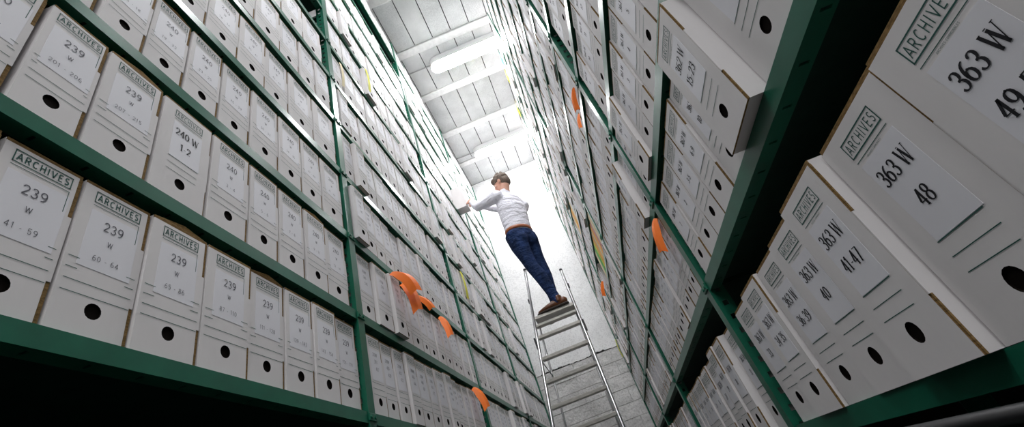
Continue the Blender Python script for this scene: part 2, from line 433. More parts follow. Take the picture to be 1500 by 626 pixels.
def flat(mb, vf, y, m=0):
    V, Fc = vf
    mb.add([(a, y, b) for a, b in V], Fc, m)
def frame2d(x0, x1, z0, z1, t):
    V, Fc = [], []
    for r in (rect2d(x0, x1, z0, z0 + t), rect2d(x0, x1, z1 - t, z1), rect2d(x0, x0 + t, z0, z1), rect2d(x1 - t, x1, z0, z1)):
        n = len(V); V += r[0]; Fc += [tuple(i + n for i in f) for f in r[1]]
    return V, Fc

# ------------------------------------------------------------------ archive boxes
BH, BD = .340, .27
def edge_w(st): return (.0030, .008) if st == 'serif' else (.0075, .009)
def body_mb(w_, st, h=BH):
    """front at y=0, body behind; 0 = white card, 1 = raw card edge, 2 = finger hole, shade put in as near black"""
    mb = MB(); a, b = -w_ / 2, w_ / 2; e, eh = edge_w(st); t = .004
    ht = h - eh
    z1, z2 = h * .255, h * .68                               # tab between the two raw strips
    mb.box(a, b, t, BD, 0, h - .001, 0)                      # carcass
    hx, hz, r = 0.0, .056, .0155
    r = min(r, w_ * .13)
    s_ = .024
    br = b - e
    # front panel as a grid around the finger hole
    def q(x0, x1, za, zb, m=0): mb.add([(x0, 0, za), (x1, 0, za), (x1, 0, zb), (x0, 0, zb)], [(0, 1, 2, 3)], m)
    q(a, hx - s_, 0, ht); q(hx + s_, br, 0, ht); q(hx - s_, hx + s_, 0, hz - s_); q(hx - s_, hx + s_, hz + s_, ht)
    sq, ci, ci2 = [], [], []
    for k in range(16):
        an = math.pi * 2 * k / 16 + math.pi / 8 * 0
        c_, sn = math.cos(an), math.sin(an); mx = max(abs(c_), abs(sn))
        sq.append((hx + s_ * c_ / mx, 0, hz + s_ * sn / mx)); ci.append((hx + r * c_, 0, hz + r * sn * 1.06)); ci2.append((hx + r * c_, .0036, hz + r * sn * 1.06))
    N = 16
    mb.add(sq + ci, [(k, (k + 1) % N, N + (k + 1) % N, N + k) for k in range(N)], 0)
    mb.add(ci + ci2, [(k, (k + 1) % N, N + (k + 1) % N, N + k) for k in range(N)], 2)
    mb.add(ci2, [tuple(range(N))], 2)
    # panel rims and tab
    mb.add([(a, 0, 0), (a, 0, ht), (a, t, ht), (a, t, 0)], [(0, 1, 2, 3)], 0)
    mb.add([(a, 0, 0), (br, 0, 0), (br, t, 0), (a, t, 0)], [(3, 2, 1, 0)], 1)
    mb.add([(a, 0, ht), (br, 0, ht), (br, t, ht), (a, t, ht)], [(0, 1, 2, 3)], 1)
    mb.add([(br, 0, 0), (br, 0, ht), (br, t, ht), (br, t, 0)], [(3, 2, 1, 0)], 1)
    mb.box(br, b, .0002, t, z1, z2, 0)
    return mb
def edge_mbs(w_, st, h=BH):
    """raw corrugated edges: lid rim on top, strips on the right above and below the tab"""
    a, b = -w_ / 2, w_ / 2; e, eh = edge_w(st)
    return [MB().box(a + .001, b - .001, .0018, .012, h - eh, h), MB().box(b - e, b + .0004, .0016, .0042, h * .68, h - eh), MB().box(b - e, b + .0004, .0016, .0042, 0, h * .255)]
def lid_mb(w_, h=BH):                                        # a lid that does not close: raw wedge on top
    mb = MB(); a, b = -w_ / 2, w_ / 2
    mb.add([(a, .002, h), (b, .002, h), (b, .10, h), (a, .10, h), (a + w_ * .55, .004, h + .016), (a + w_ * .3, .10, h + .006)],
           [(0, 1, 4), (1, 2, 5, 4), (0, 4, 5, 3)])
    return mb
def stamp_mb(style, w_):
    mb = MB()
    sw = min(.100 if style != 'serif' else .092, w_ - .026); sh = .029; z0 = .293 if style != 'serif' else .284
    flat(mb, frame2d(-sw / 2, sw / 2, z0, z0 + sh, .0021), -.0006)
    flat(mb, text2d('ARCHIVES', .0165, 0, z0 + sh / 2, 'bold' if style != 'serif' else 'sans', .20, sw * .86 / (.0165 * (4.08 + 7 * .20))), -.0006)
    if style == 'serif':
        flat(mb, text2d('ARCHIVES COMMUNALES', .0030, 0, z0 - .013, 'sans', .16), -.0006)
    return mb
def rules_mbs(style, w_):
    out = []
    def line(*r): mb = MB(); flat(mb, rect2d(*r), -.0006); out.append(mb)
    sw = min(.100 if style != 'serif' else .092, w_ - .026)
    if style == 'serif':
        line(-sw / 2, sw / 2, .2755, .2767)
        for z in (.132, .109, .086): line(-sw / 2, sw / 2, z, z + .0013)
    else:
        line(-sw / 2, sw / 2, .2855, .2868)
        if style == 'sans': line(sw / 2 - .0014, sw / 2, .236, .2855)
        for i, z in enumerate((.152, .129, .105, .081)):
            if i < 2 and style == 'sans':
                line(-w_ / 2 + .006, -sw / 2 + .004, z, z + .0014); line(sw / 2 - .004, w_ / 2 - .008, z, z + .0014)
            elif i: line(-w_ / 2 + .008, w_ / 2 - .009, z, z + .0014)
    return out
def paper_mb(style, w_):
    mb = MB(); sw = min(.104 if style != 'serif' else .094, w_ - .024)
    z0, z1 = (.140, .2745) if style != 'serif' else (.134, .268)
    mb.box(-sw / 2 + .002, sw / 2 + .002, -.0005, .0, z0, z1); return mb
def ltext_mbs(style, lines, w_):
    out = []
    def line(*a_): mb = MB(); flat(mb, text2d(*a_), -.0011); out.append(mb)
    if style == 'serif':
        big = .026 if w_ > .14 else .021
        line(lines[0], big, 0, .234, 'serif', .06, .92); line(lines[1], big * .95, 0, .184, 'serif', .06, .95)
    elif style == 'sans':
        line(lines[0], .022, 0, .246, 'sans', .10); line(lines[1], .0125, 0, .207, 'sans', .08); line(lines[2], .0125, 0, .166, 'thin', .16)
    else:
        for i, l in enumerate(lines): line(l, .0165, -.004 + .004 * i, .252 - .031 * i, 'hand', .07, .85, .18)
    return out
CACHE = {}
def cached(kind, fn, *key):
    k = (kind,) + key
    if k not in CACHE: CACHE[k] = fn()
    return CACHE[k]
WQ = [.085, .095, .105, .115, .125, .135, .145, .150, .155, .162, .170, .178, .185, .192, .196, .200]
def quant(w_): return max([q for q in WQ if q <= w_ + .0005] or [WQ[0]])

boxes = []   # dict per box
def row_from_centres(cs, lo, hi, typ):
    """boundaries from hole centres; fill to the ends of the bay"""
    ed = [(cs[i] + cs[i + 1]) / 2 for i in range(len(cs) - 1)]
    first = cs[0] - (ed[0] - cs[0]) if ed else cs[0] - typ / 2
    last = min(hi, cs[-1] + (cs[-1] - ed[-1])) if ed else cs[-1] + typ / 2
    ed = [first] + ed + [last]
    out = [(ed[i], ed[i + 1], True) for i in range(len(cs))]
    pre = []; y = first
    while y - typ > lo: pre.append((y - typ, y, False)); y -= typ
    post = []; y = last
    while y + .085 < hi:
        w_ = min(typ, hi - y); post.append((y, y + w_, False)); y += w_
    return pre[::-1] + out + post
HOLES_L = {0: [.45, .593, .746, .913, 1.065, 1.213, 1.344, 1.495],
           1: [.414, .547, .718, .892, 1.033, 1.182, 1.324, 1.477],
           2: [.489, .615, .748, .889, 1.034, 1.190, 1.316, 1.480],
           3: [.797, .950, 1.102, 1.272, 1.466], 4: [1.036, 1.212, 1.351, 1.483], 5: [1.238, 1.431]}
HOLES_R = {0: [.403, .585, .780, .942, 1.110, 1.265, 1.438], 1: [.569, .768, .915, 1.052, 1.188, 1.325, 1.470],
           2: [.849, .992, 1.113, 1.240, 1.396], 3: [1.066, 1.193, 1.310, 1.453]}
TXT_L = {0: ['41-59', '60-64', '65-86', '87-110', '111-128', '129-142', '143-154', '155-170'],
         1: ['201-206', '207-215', '1-2', '3-4', '5-6', '7-8', '9-11', '12-14'],
         2: ['15-18', '19-22', '23-25', '26-29', '30-33', '34-36', '37-40', '41-44']}
TXT_R = {0: ['49-57', '48', '41-47', '40', '36-39', '34-35', '33'], 1: ['24', '15-23', '10-14', '6-9', '3-5', '2', '1'],
         2: ['5', '4', '3', '2', '1'], 3: ['12', '11', '10', '9']}
OUT_R = {(0, 2): .022, (0, 0): .004, (0, 1): .0, (0, 3): .004, (1, 1): .030, (0, 5): .006, (2, 4): .012}
num = 100
for sd, levs in (('L', LEV_L), ('R', LEV_R)):
    for b in range(4):
        lo, hi = UP[b] + .03, UP[b + 1] - .03
        for r, z in enumerate(levs):
            H = (HOLES_L if sd == 'L' else HOLES_R).get(r) if b == 0 else None
            if H:
                cells = row_from_centres(H, lo, hi, .147 if sd == 'L' else .17)
            else:
                cells = []; y = lo + rnd.uniform(0, .02)
                wide = rnd.random() < .25
                while True:
                    w_ = rnd.choice([.100, .110, .110, .120, .120, .130, .140, .150]) + (.03 if wide else 0)
                    if y + w_ > hi: break
                    cells.append((y, y + w_, False)); y += w_ + (rnd.uniform(.03, .07) if rnd.random() < .025 else rnd.uniform(.001, .003))
                if cells:
                    slack = hi - cells[-1][1]
                    if slack > .095: cells.append((cells[-1][1] + .002, hi, False))
            known = 0
            m = len(cells)
            tilted = False
            for i, (ya, yb, kn) in enumerate(cells):
                wq = quant(yb - ya - .003)
                out = rnd.gauss(-.006, .004)
                out = max(-.016, min(.006, out))
                u = rnd.random()
                if b > 0 and u < .08: out = rnd.uniform(.008, .026)
                elif b == 0 and u < .05 and not kn: out = rnd.uniform(.01, .03)
                style, lines, lab = None, None, None
                if sd == 'L':
                    if b == 0:
                        style = 'sans'
                        tl = TXT_L.get(r)
                        if kn and tl:
                            t_ = tl[known]; fam = '239' if (r == 0 or (r == 1 and known < 2)) else '240'
                            if r == 1 and known == 2:
                                style = 'serif'; lines = ('240 W', '1-2'); lab = '240 W 1-2'
                            else:
                                lines = (fam, 'W', t_.replace('-', ' - ')); 
                                if r < 2: lab = fam + ' W ' + t_
                        else:
                            num += 7; lines = ('240' if r < 6 else '241', 'W', '%d - %d' % (num % 90 + 10, num % 90 + 16))
                    else:
                        style = 'hand'; num += 13
                        lines = ('210W', '%d-' % (200 + num % 700), '%d' % (210 + num % 700))
                else:
                    style = 'serif' if b == 0 else ('serif' if r == 0 and b == 1 else 'hand')
                    tr = TXT_R.get(r)
                    fam = {0: '363 W', 1: '362 W', 2: '361 W'}.get(r, '360 W')
                    if kn and tr:
                        lines = (fam, tr[known]); out = OUT_R.get((r, known), out)
                        if r < 2: lab = fam + ' ' + tr[known]
                    elif b == 0 and r == 0 and yb < .6:
                        lines = (fam, '49-57'); lab = '363 W 49-57' if i == 1 or ya > .2 else None
                    elif style == 'serif':
                        num += 1; lines = (fam, '%d' % (max(1, 31 - i) if r == 0 else 10 + num % 80))
                    else:
                        num += 11; lines = ('358W', '%d-' % (100 + num % 800), '%d' % (110 + num % 800))
                if kn: known += 1
                boxes.append(dict(sd=sd, b=b, r=r, z=z + .0008, y=(ya + yb) / 2, w=wq, out=out, style=style, lines=lines, lab=lab, i=i, m=m,
                                  tilt=rnd.gauss(0, .006), open=(rnd.random() < .25 and b == 0 and sd == 'L'), yaw=rnd.gauss(0, .012)))

# the folders and the box in the man's hands take places on the shelves
def free(sd, r, y0, y1):
    global boxes
    z = (LEV_L if sd == 'L' else LEV_R)[r]
    boxes = [q for q in boxes if not (q['sd'] == sd and q['r'] == r and q['y'] + q['w'] / 2 > y0 and q['y'] - q['w'] / 2 < y1)]
HELD = dict(y0=4.475, y1=4.620, r=7)
free('L', 7, HELD['y0'], HELD['y1'])
free('L', 10, UP[1], UP[2]); free('L', 6, 1.44, 1.60); free('R', 4, 3.36, 4.50); free('R', 6, 4.35, 4.85)

def score(q):
    xf = XL if q['sd'] == 'L' else XR
    P = [project((xf, q['y'] + sy * q['w'] / 2, q['z'] + zz)) for sy, zz in ((-1, 0), (1, 0), (1, BH), (-1, BH))]
    if min(p[2] for p in P) < .05: return 0
    xs = [p[0] for p in P]; ys = [p[1] for p in P]
    if max(xs) < 2 or min(xs) > 1498 or max(ys) < 2 or min(ys) > 624: return 0
    P = [(min(1500, max(0, p[0])), min(626, max(0, p[1]))) for p in P]
    return abs(sum(P[k][0] * P[(k + 1) % 4][1] - P[(k + 1) % 4][0] * P[k][1] for k in range(4))) / 2
rows_ = {}
for q in boxes: rows_.setdefault((q['sd'], q['b'], q['r']), []).append(q)
for l_ in rows_.values():
    l_.sort(key=lambda q: q['y'])
    for i, q in enumerate(l_): q['i'] = i; q['m'] = len(l_)
for q in boxes: q['s'] = score(q)
boxes = [q for q in boxes if q['s'] > 0]
boxes.sort(key=lambda q: -q['s'])
NTH = ['first', 'second', 'third', 'fourth', 'fifth', 'sixth', 'seventh', 'eighth', 'ninth', 'tenth', 'eleventh', 'twelfth', 'thirteenth', 'fourteenth', 'fifteenth', 'sixteenth', 'seventeenth', 'eighteenth', 'nineteenth', 'twentieth']
def box_parts(q):
    w_, st = q['w'], q['style']
    L_ = [('body', ['card', 'card_raw', 'hole_shade'], cached('body', lambda: body_mb(w_, st), w_, st == 'serif'))]
    for nm, mb in zip(('lid_rim', 'side_edge', 'side_edge'), cached('edge', lambda: edge_mbs(w_, st), w_, st == 'serif')): L_.append((nm, ['card_raw'], mb))
    L_.append(('printed_stamp', ['ink_green'], cached('stamp', lambda: stamp_mb(st, w_), st, w_)))
    for mb in cached('rules', lambda: rules_mbs(st, w_), st, w_): L_.append(('ruled_line', ['ink_green'], mb))
    L_.append(('paper_label', ['paper'], cached('paper', lambda: paper_mb(st, w_), st, w_)))
    T = [('label_text', ['ink_black' if st == 'serif' else 'ink_grey'], mb) for mb in cached('text', lambda: ltext_mbs(st, q['lines'], w_), st, q['lines'], w_ > .14)]
    return L_, T
MESH = {}
def mesh_of(nm, mats, mb):
    k = id(mb)
    if (k, tuple(mats)) not in MESH: MESH[(k, tuple(mats))] = mb.mesh(nm, mats)
    return MESH[(k, tuple(mats))]
LIDM = {}
for q in boxes[:300]:
    xf = XL + q['out'] if q['sd'] == 'L' else XR - q['out']
    e = empty('archive_box', (xf, q['y'], q['z']), (math.pi / 2 if q['sd'] == 'L' else -math.pi / 2) + q['yaw'] * .2)
    side = 'left' if q['sd'] == 'L' else 'right'
    nth = NTH[q['m'] - 1 - q['i']]
    shelf = ('lowest' if q['r'] == 0 else NTH[q['r']] ) + ' shelf'
    if q['lab']:
        lb = 'white archive box marked %s, %s rack, %s shelf, %s from the far upright' % (q['lab'], side, 'lowest' if q['r'] == 0 else 'second', nth)
    else:
        lb = 'white archive box, %s rack, %s bay, %s%s, %s from the far upright' % (side, ORD[q['b']], shelf, '' if q['r'] == 0 else ' up', nth)
    tag(e, lb, 'box', 'archive boxes standing on the %s rack' % side)
    Lp, T = box_parts(q)
    for nm, mats, mb in Lp:
        o = link(nm, mesh_of(nm, mats, mb), e)
        if nm == 'paper_label':
            o.rotation_euler = (0, q['tilt'] * 2, 0); o.location = (-.2 * math.sin(q['tilt'] * 2), 0, 0)
            for t_ in T: link('label_text', mesh_of(*t_), o)
    if q['open'] and q['w'] >= .115:
        if q['w'] not in LIDM: LIDM[q['w']] = lid_mb(q['w']).mesh('lid_flap', ['card_raw'])
        link('lid_flap', LIDM[q['w']], e)
# every further box: one object
VV, FF, MM = [], [], []
SM = ['card', 'card_raw', 'hole_shade', 'ink_green', 'ink_grey', 'ink_black', 'paper']
nv = 0
ARR = {}
rest = boxes[300:]
for q in rest:
    Lp, T = box_parts(q)
    xf = XL + q['out'] if q['sd'] == 'L' else XR - q['out']
    s = 1 if q['sd'] == 'L' else -1
    for nm, mats, mb in Lp + T:
        k = id(mb)
        if k not in ARR: ARR[k] = np.array(mb.v)
        A = ARR[k]
        if len(A) == 0: continue
        VV.append(np.stack([xf - s * A[:, 1], q['y'] + s * A[:, 0], q['z'] + A[:, 2]], 1))
        FF.extend([tuple(i + nv for i in f) for f in mb.f]); MM.extend([SM.index(mats[mi]) for mi in mb.m]); nv += len(A)
me = bpy.data.meshes.new('archive_boxes')
me.from_pydata(np.concatenate(VV).tolist(), [], FF)
for m in SM: me.materials.append(MATS[m])
me.polygons.foreach_set('material_index', MM)
st_ = link('archive_boxes', me)
tag(st_, 'the many smaller white archive boxes filling the higher and farther shelves', 'box', kind='stuff')
print('boxes', len(boxes), 'rest faces', len(FF))

# the box the man is pulling out
hw_ = HELD['y1'] - HELD['y0']
qh = dict(w=quant(hw_), style='sans', lines=('212', 'W', '18 - 30'))
HX = XL + .14
e = empty('archive_box', (HX, (HELD['y0'] + HELD['y1']) / 2, LEV_L[HELD['r']] + .0008), math.pi / 2)
tag(e, 'white archive box the man is pulling out of the left rack', 'box')
Lp, T = box_parts(qh)
for nm, mats, mb in Lp:
    o = link(nm, mesh_of(nm, mats, mb), e)
    if nm == 'paper_label':
        for t_ in T: link('label_text', mesh_of(*t_), o)

# ------------------------------------------------------------------ coloured folders on the right rack
def folder(y, z, t, h, m, label, out=-.01):
    e = empty('file_folder', (XR - out, y, z + .0008), -math.pi / 2)
    tag(e, label, 'folder', 'coloured folders among the archive boxes on the right rack')
    mb = MB(); tt = .0015
    mb.box(-t / 2, -t / 2 + tt, 0, .24, 0, h); mb.box(t / 2 - tt, t / 2, 0, .24, 0, h); mb.box(-t / 2, t / 2, -.0005, tt, 0, h)
    mb.build('cover', m, e)
    MB().box(-t / 2 + .0016, t / 2 - .0016, .004, .232, .002, h - .006).build('papers', 'paper', e)
y = 3.40
for t, h, m, c in ((.05, .31, 'slip_cream', 'cream'), (.10, .335, 'slip_cream', 'thick cream'), (.07, .31, 'slip_pink', 'dusty pink'), (.11, .33, 'slip_buff', 'orange buff'), (.06, .32, 'slip_cream', 'narrow cream'),
                   (.13, .33, 'slip_buff', 'wide orange buff'), (.09, .32, 'slip_yellow', 'yellow'), (.11, .33, 'slip_green', 'bright green'), (.12, .325, 'slip_cream', 'wide cream')):
    folder(y + t / 2, LEV_R[4], t, h, m, '%s file folder standing between archive boxes, right rack, fifth shelf up%s' % (c, ''))
    y += t + .012
y = 4.38
for t, h, m, c in ((.10, .33, 'slip_cream', 'cream'), (.08, .31, 'slip_buff', 'orange buff'), (.10, .33, 'slip_buff', 'thick orange buff'), (.10, .33, 'slip_cream', 'pale cream')):
    folder(y + t / 2, LEV_R[6], t, h, m, '%s file folder standing upright, right rack, seventh shelf up' % c)
    y += t + .014

# ------------------------------------------------------------------ paper slips sticking out of the boxes
def slip(side, P, out, down, dy, w_, m, label, up=.0):
    """a sheet folded along a ridge that leaves the rack at P and hangs outwards to a point"""
    mb = MB(); ns, nt = 10, 4; s = 1 if side == 'L' else -1
    vs = []
    for i in range(ns + 1):
        t = i / ns
        wd = w_ * (.55 + .45 * min(1, 2.5 * t))
        c = Vector((s * out * math.sin(t * 1.35) / math.sin(1.35), dy * t, -down * t ** 1.35 + up * math.sin(math.pi * t)))
        for j in range(-nt, nt + 1):
            q = j / nt
            d = Vector((-s * .45, -.40, -.55)) * (-q) if q < 0 else Vector((s * .15, .80, .18)) * q
            vs.append(tuple(c + d * wd * .5))
    m_ = 2 * nt + 1
    mb.add(vs, [(i * m_ + j, i * m_ + j + 1, (i + 1) * m_ + j + 1, (i + 1) * m_ + j) for i in range(ns) for j in range(m_ - 1)])
    o = mb.build('paper_slip', m); o.location = P
    md = o.modifiers.new('thickness', 'SOLIDIFY'); md.thickness = .0008; md.offset = 0
    tag(o, label, 'paper slip', 'paper slips sticking out of the boxes')
    return o
def P_on(side, u, v, inset=-.008, z=None):
    p = pl(u, v) if side == 'L' else pr(u, v)
    p.x += -inset if side == 'L' else inset
    if z is not None: p.z = z
    return p
TOP1 = LEV_L[1] + BH + .004; TOP0 = LEV_L[0] + BH + .004
slip('L', P_on('L', 566, 402, -.034, TOP1), .09, .12, .06, .13, 'slip_orange', 'broad orange slip nearest the green upright, left rack', .02)
slip('L', P_on('L', 584, 416, -.02, TOP1), .08, .21, -.05, .11, 'slip_orange', 'long pointed orange slip second from the green upright, left rack', .02)
slip('L', P_on('L', 604, 438, -.012, TOP1), .08, .10, .05, .08, 'slip_orange', 'small flat orange slip third from the green upright, left rack')
slip('L', P_on('L', 643, 471, -.012, TOP1), .06, .17, -.05, .09, 'slip_orange', 'orange slip alone under the green beam, left rack second bay')
slip('L', P_on('L', 689, 569, -.02, TOP0), .07, .16, -.03, .10, 'slip_orange', 'orange slip on the lowest visible row of the left rack')
slip('R', P_on('R', 841, 128), .03, .11, .05, .07, 'slip_orange', 'orange folded slip high on the right rack beside a beam', .01)
slip('R', P_on('R', 849, 166), .03, .10, .0, .05, 'slip_orange', 'small orange slip below the folded one, right rack')
slip('R', P_on('R', 961, 319), .04, .145, .0, .07, 'slip_orange', 'bright orange pointed slip beside the green post, right rack')
slip('R', P_on('R', 884, 411, -.02), .05, .15, .03, .10, 'slip_orange', 'orange slip near the end wall, right rack')
def strip(side, y, z0, z1, w_, m, label, out=.004):
    xf = XL + out if side == 'L' else XR - out
    s = 1 if side == 'L' else -1
    mb = MB(); n = 8; vs = []
    for i in range(n + 1):
        t = i / n; z = z0 + (z1 - z0) * t; bx = .010 * math.sin(t * math.pi) 
        vs += [(s * bx, -w_ / 2, z), (s * (bx + .004), w_ / 2, z)]
    mb.add(vs, [(2 * i, 2 * i + 1, 2 * i + 3, 2 * i + 2) for i in range(n)])
    o = mb.build('paper_strip', m); o.location = (xf, y, 0)
    md = o.modifiers.new('thickness', 'SOLIDIFY'); md.thickness = .0015
    tag(o, label, 'paper strip', 'coloured strips hanging on the boxes')
strip('L', 1.737, H0 + 2.61, H0 + 2.87, .022, 'slip_cream', 'pale yellow strip beside the green upright, high on left rack')
strip('L', 2.150, H0 + 3.03, H0 + 3.33, .028, 'slip_yellow', 'yellow strip one shelf above the pale strip, left rack', .022)
strip('L', 3.650, H0 + 1.77, H0 + 2.06, .050, 'slip_yellow', 'bright yellow strip in the third bay of the left rack', .010)
strip('R', 4.20, H0 + 4.90, H0 + 5.16, .13, 'slip_yellow', 'yellow strip nearest the ceiling beside the teal one, right rack', .014)
strip('R', 3.90, H0 + 4.92, H0 + 5.16, .12, 'slip_teal', 'teal strip near the ceiling, right rack', .014)
strip('R', 4.90, H0 + 4.92, H0 + 5.18, .13, 'slip_yellow', 'yellow strip close to the ceiling, farther along right rack', .014)
strip('R', 6.55, H0 + 1.44, H0 + 1.70, .09, 'slip_yellow', 'yellow strip by the end wall, low on right rack', .014)

# grey tube below the lowest shelf of the right rack
tb = MB().tube((XR - .018, -.1, H0 - .072), (XR - .018, 1.55, H0 - .072), .011, 12).build('rail_tube', 'dark_tube', smooth=True)
tag(tb, 'dark grey tube running under the lowest right shelf', 'rail')

# ------------------------------------------------------------------ ladder
LY, LS = 3.749, .30                         # ladder plane  y = LY + LS * (z - H0)
def onlad(u, v):
    d = ray(u, v); t = LY / (d[1] - LS * d[2]); return Vector((d[0] * t, d[1] * t, d[2] * t + H0))
l_hi, l_lo = onlad(769, 397), onlad(806.5, 605)
r_hi, r_lo = onlad(822, 397), onlad(905, 605)
# keep the two stiles mirror images: straight lines carried down to the floor
def down(hi, lo): t = (hi.z - 0.0) / (hi.z - lo.z); return hi + (lo - hi) * t
lf, rf = down(l_hi, l_lo), down(r_hi, r_lo)
lad = empty('stepladder', ((lf.x + rf.x) / 2, lf.y, 0))
tag(lad, 'aluminium stepladder with ribbed treads standing in the aisle below the man', 'ladder')
org = Vector(lad.location)
def lb(mb, name, m, parent=lad, **k):
    mb.v = [tuple(Vector(v) - org) for v in mb.v]; return mb.build(name, m, parent, **k)
for a, b in ((l_hi, lf), (r_hi, rf)):
    s_ = lb(MB().tube(a, b, .0145, 12), 'stile', 'aluminium', smooth=True)
    mbf = MB().tube(Vector(b) + Vector((0, 0, .05)), Vector(b), .020, 12); lb(mbf, 'rubber_foot', 'black_plastic', s_)
def stile_at(hi, lo, z): t = (hi.z - z) / (hi.z - lo.z); return hi + (lo - hi) * t
def tread(z, dep, th, nm):
    a, b = stile_at(l_hi, lf, z), stile_at(r_hi, rf, z)
    mb = MB(); a = a + Vector((.010, 0, 0)); b = b - Vector((.010, 0, 0)); b.z = a.z; b.y = a.y
    x0, x1 = a.x, b.x
    mb.bevel_box(x0, x1, a.y - .016, a.y + dep, z - th, z, .003)
    k = 0
    yy = a.y - .012
    while yy < a.y + dep - .006:
        mb.box(x0 + .004, x1 - .004, yy, yy + .004, z, z + .0025); yy += .009
    for kk in range(3):
        mb.box(x0 + .004, x1 - .004, a.y - .0185, a.y - .016, z - th + .004 + kk * th / 3, z - th + .004 + kk * th / 3 + .004)
    return lb(mb, nm, 'tread')
zs = []
for l, r in (((783, 466), (825, 452)), ((788, 494), (837, 474)), ((794, 525), (851, 502)), ((800, 558), (866, 533)), ((807, 596), (884, 566))):
    zs.append((onlad(*l).z + onlad(*r).z) / 2)
STEP = zs[0] + .012
tread(STEP, .27, .030, 'platform')
tread(zs[0] - .078, .05, .022, 'brace')
for z in zs[1:]: tread(z, .055, .028, 'tread')
dz = (zs[1] - zs[4]) / 3; z = zs[4] - dz
while z > .10: tread(z, .055, .028, 'tread'); z -= dz
# rear legs and joints
for s_, hi, lo in ((-1, l_hi, lf), (1, r_hi, rf)):
    p = stile_at(hi, lo, STEP - .03) + Vector((-s_ * .012, .24, 0))
    f = Vector((lo.x * .88 + (lf.x + rf.x) / 2 * .12, p.y + .55, 0))
    q = lb(MB().tube(p, f, .0105, 10), 'rear_leg', 'aluminium', smooth=True)
    lb(MB().tube(f + Vector((0, 0, .04)), f, .016, 10), 'rubber_foot', 'black_plastic', q)
    a = stile_at(hi, lo, STEP - .28) + Vector((s_ * .018, .0, 0))
    lb(MB().bevel_box(a.x - .008, a.x + .008, a.y - .012, a.y + .03, a.z - .05, a.z + .06, .003), 'joint_bracket', 'black_plastic')
    a = stile_at(hi, lo, STEP + .20) + Vector((s_ * .017, .0, 0))
    lb(MB().bevel_box(a.x - .006, a.x + .006, a.y - .010, a.y + .012, a.z - .02, a.z + .03, .003), 'joint_bracket', 'black_plastic')
    a, b = stile_at(hi, lo, STEP - .45), p + (f - p) * (.47 / p.z)
    lb(MB().tube(a, b, .005, 8), 'spreader', 'aluminium', smooth=True)
lb(MB().tube(l_hi, r_hi + Vector((0, 0, l_hi.z - r_hi.z)) * 0, .0145, 12), 'top_bar', 'aluminium', smooth=True) if False else None
for a in (l_hi, r_hi):
    lb(MB().tube(a, a + Vector((0, .006, .022)), .016, 12), 'end_cap', 'black_plastic', smooth=True)

# ------------------------------------------------------------------ the man on the ladder
def loft(mb, pts, rad, side, n=18, m=0, round_ends=True):
    """elliptical rings along a path; rad = (along side, across)"""
    P = [Vector(p) for p in pts]; side = Vector(side)
    if round_ends:
        t0 = (P[0] - P[1]).normalized(); t1 = (P[-1] - P[-2]).normalized()
        r0, r1 = rad[0], rad[-1]
        P = [P[0] + t0 * min(r0) * .75] + P + [P[-1] + t1 * min(r1) * .75]
        rad = [(r0[0] * .45, r0[1] * .45)] + list(rad) + [(r1[0] * .45, r1[1] * .45)]
    vs = []
    for i, c in enumerate(P):
        t = (P[min(i + 1, len(P) - 1)] - P[max(i - 1, 0)]).normalized()
        a = (side - t * side.dot(t))
        a = a.normalized() if a.length > 1e-4 else t.orthogonal().normalized()
        b = t.cross(a)
        for k in range(n):
            an = 2 * math.pi * k / n
            vs.append(tuple(c + a * (rad[i][0] * math.cos(an)) + b * (rad[i][1] * math.sin(an))))
    fs = []
    for i in range(len(P) - 1):
        for k in range(n): fs.append((i * n + k, i * n + (k + 1) % n, (i + 1) * n + (k + 1) % n, (i + 1) * n + k))
    fs += [tuple(range(n))[::-1], tuple(range((len(P) - 1) * n, len(P) * n))]
    return mb.add(vs, fs, m)
def ellipsoid(mb, c, ax, r, nu=18, nv_=12, m=0):
    c = Vector(c); vs = []
    for i in range(nv_ + 1):
        th = math.pi * i / nv_
        for k in range(nu):
            ph = 2 * math.pi * k / nu
            vs.append(tuple(c + ax[0] * (r[0] * math.sin(th) * math.cos(ph)) + ax[1] * (r[1] * math.sin(th) * math.sin(ph)) + ax[2] * (r[2] * math.cos(th))))
    fs = [(i * nu + k, i * nu + (k + 1) % nu, (i + 1) * nu + (k + 1) % nu, (i + 1) * nu + k) for i in range(nv_) for k in range(nu)]
    return mb.add(vs, fs, m)
SOLE_Z = STEP + .003
def mix(a, b, t): return a + (b - a) * t
fwd = Vector((-.77, .64, 0)).normalized(); lef = Vector((-fwd.y, fwd.x, 0)); upv = Vector((0, 0, 1))
BY = 4.30
pel = at(762, 345, BY); pel.z -= .02
sho = at(746, 297, BY)
neck = at(738, 282, BY)
hl = pel + lef * .095 - upv * .03; hr = pel - lef * .095 - upv * .03
yl, yr_ = BY - .075, BY + .10
al = at(815, 436, yl); al.z = SOLE_Z + .085
kl = at(779, 390, yl); 
ar = at(808, 428, yr_); ar.z = SOLE_Z + .085
kr = at(790, 384, yr_)
sl = sho + lef * .190 + upv * .045; sr = sho - lef * .185 - upv * .025
el = at(700, 303, yl + .02); 
HZ = LEV_L[HELD['r']]
handL = Vector((HX + .010, HELD['y0'] - .016, HZ + .05)); handR = Vector((HX + .012, HELD['y1'] + .016, HZ + .12))
wl_ = handL - (handL - el).normalized() * .085 + Vector((.035, -.02, -.02))
er = Vector((-.30, 4.68, H0 + 3.27)); wr_ = handR + Vector((.07, .0, -.04))
man = empty('person', (pel.x, pel.y, SOLE_Z))
tag(man, 'man in white shirt and blue jeans standing on the stepladder reaching into the left rack', 'person')
morg = Vector(man.location)
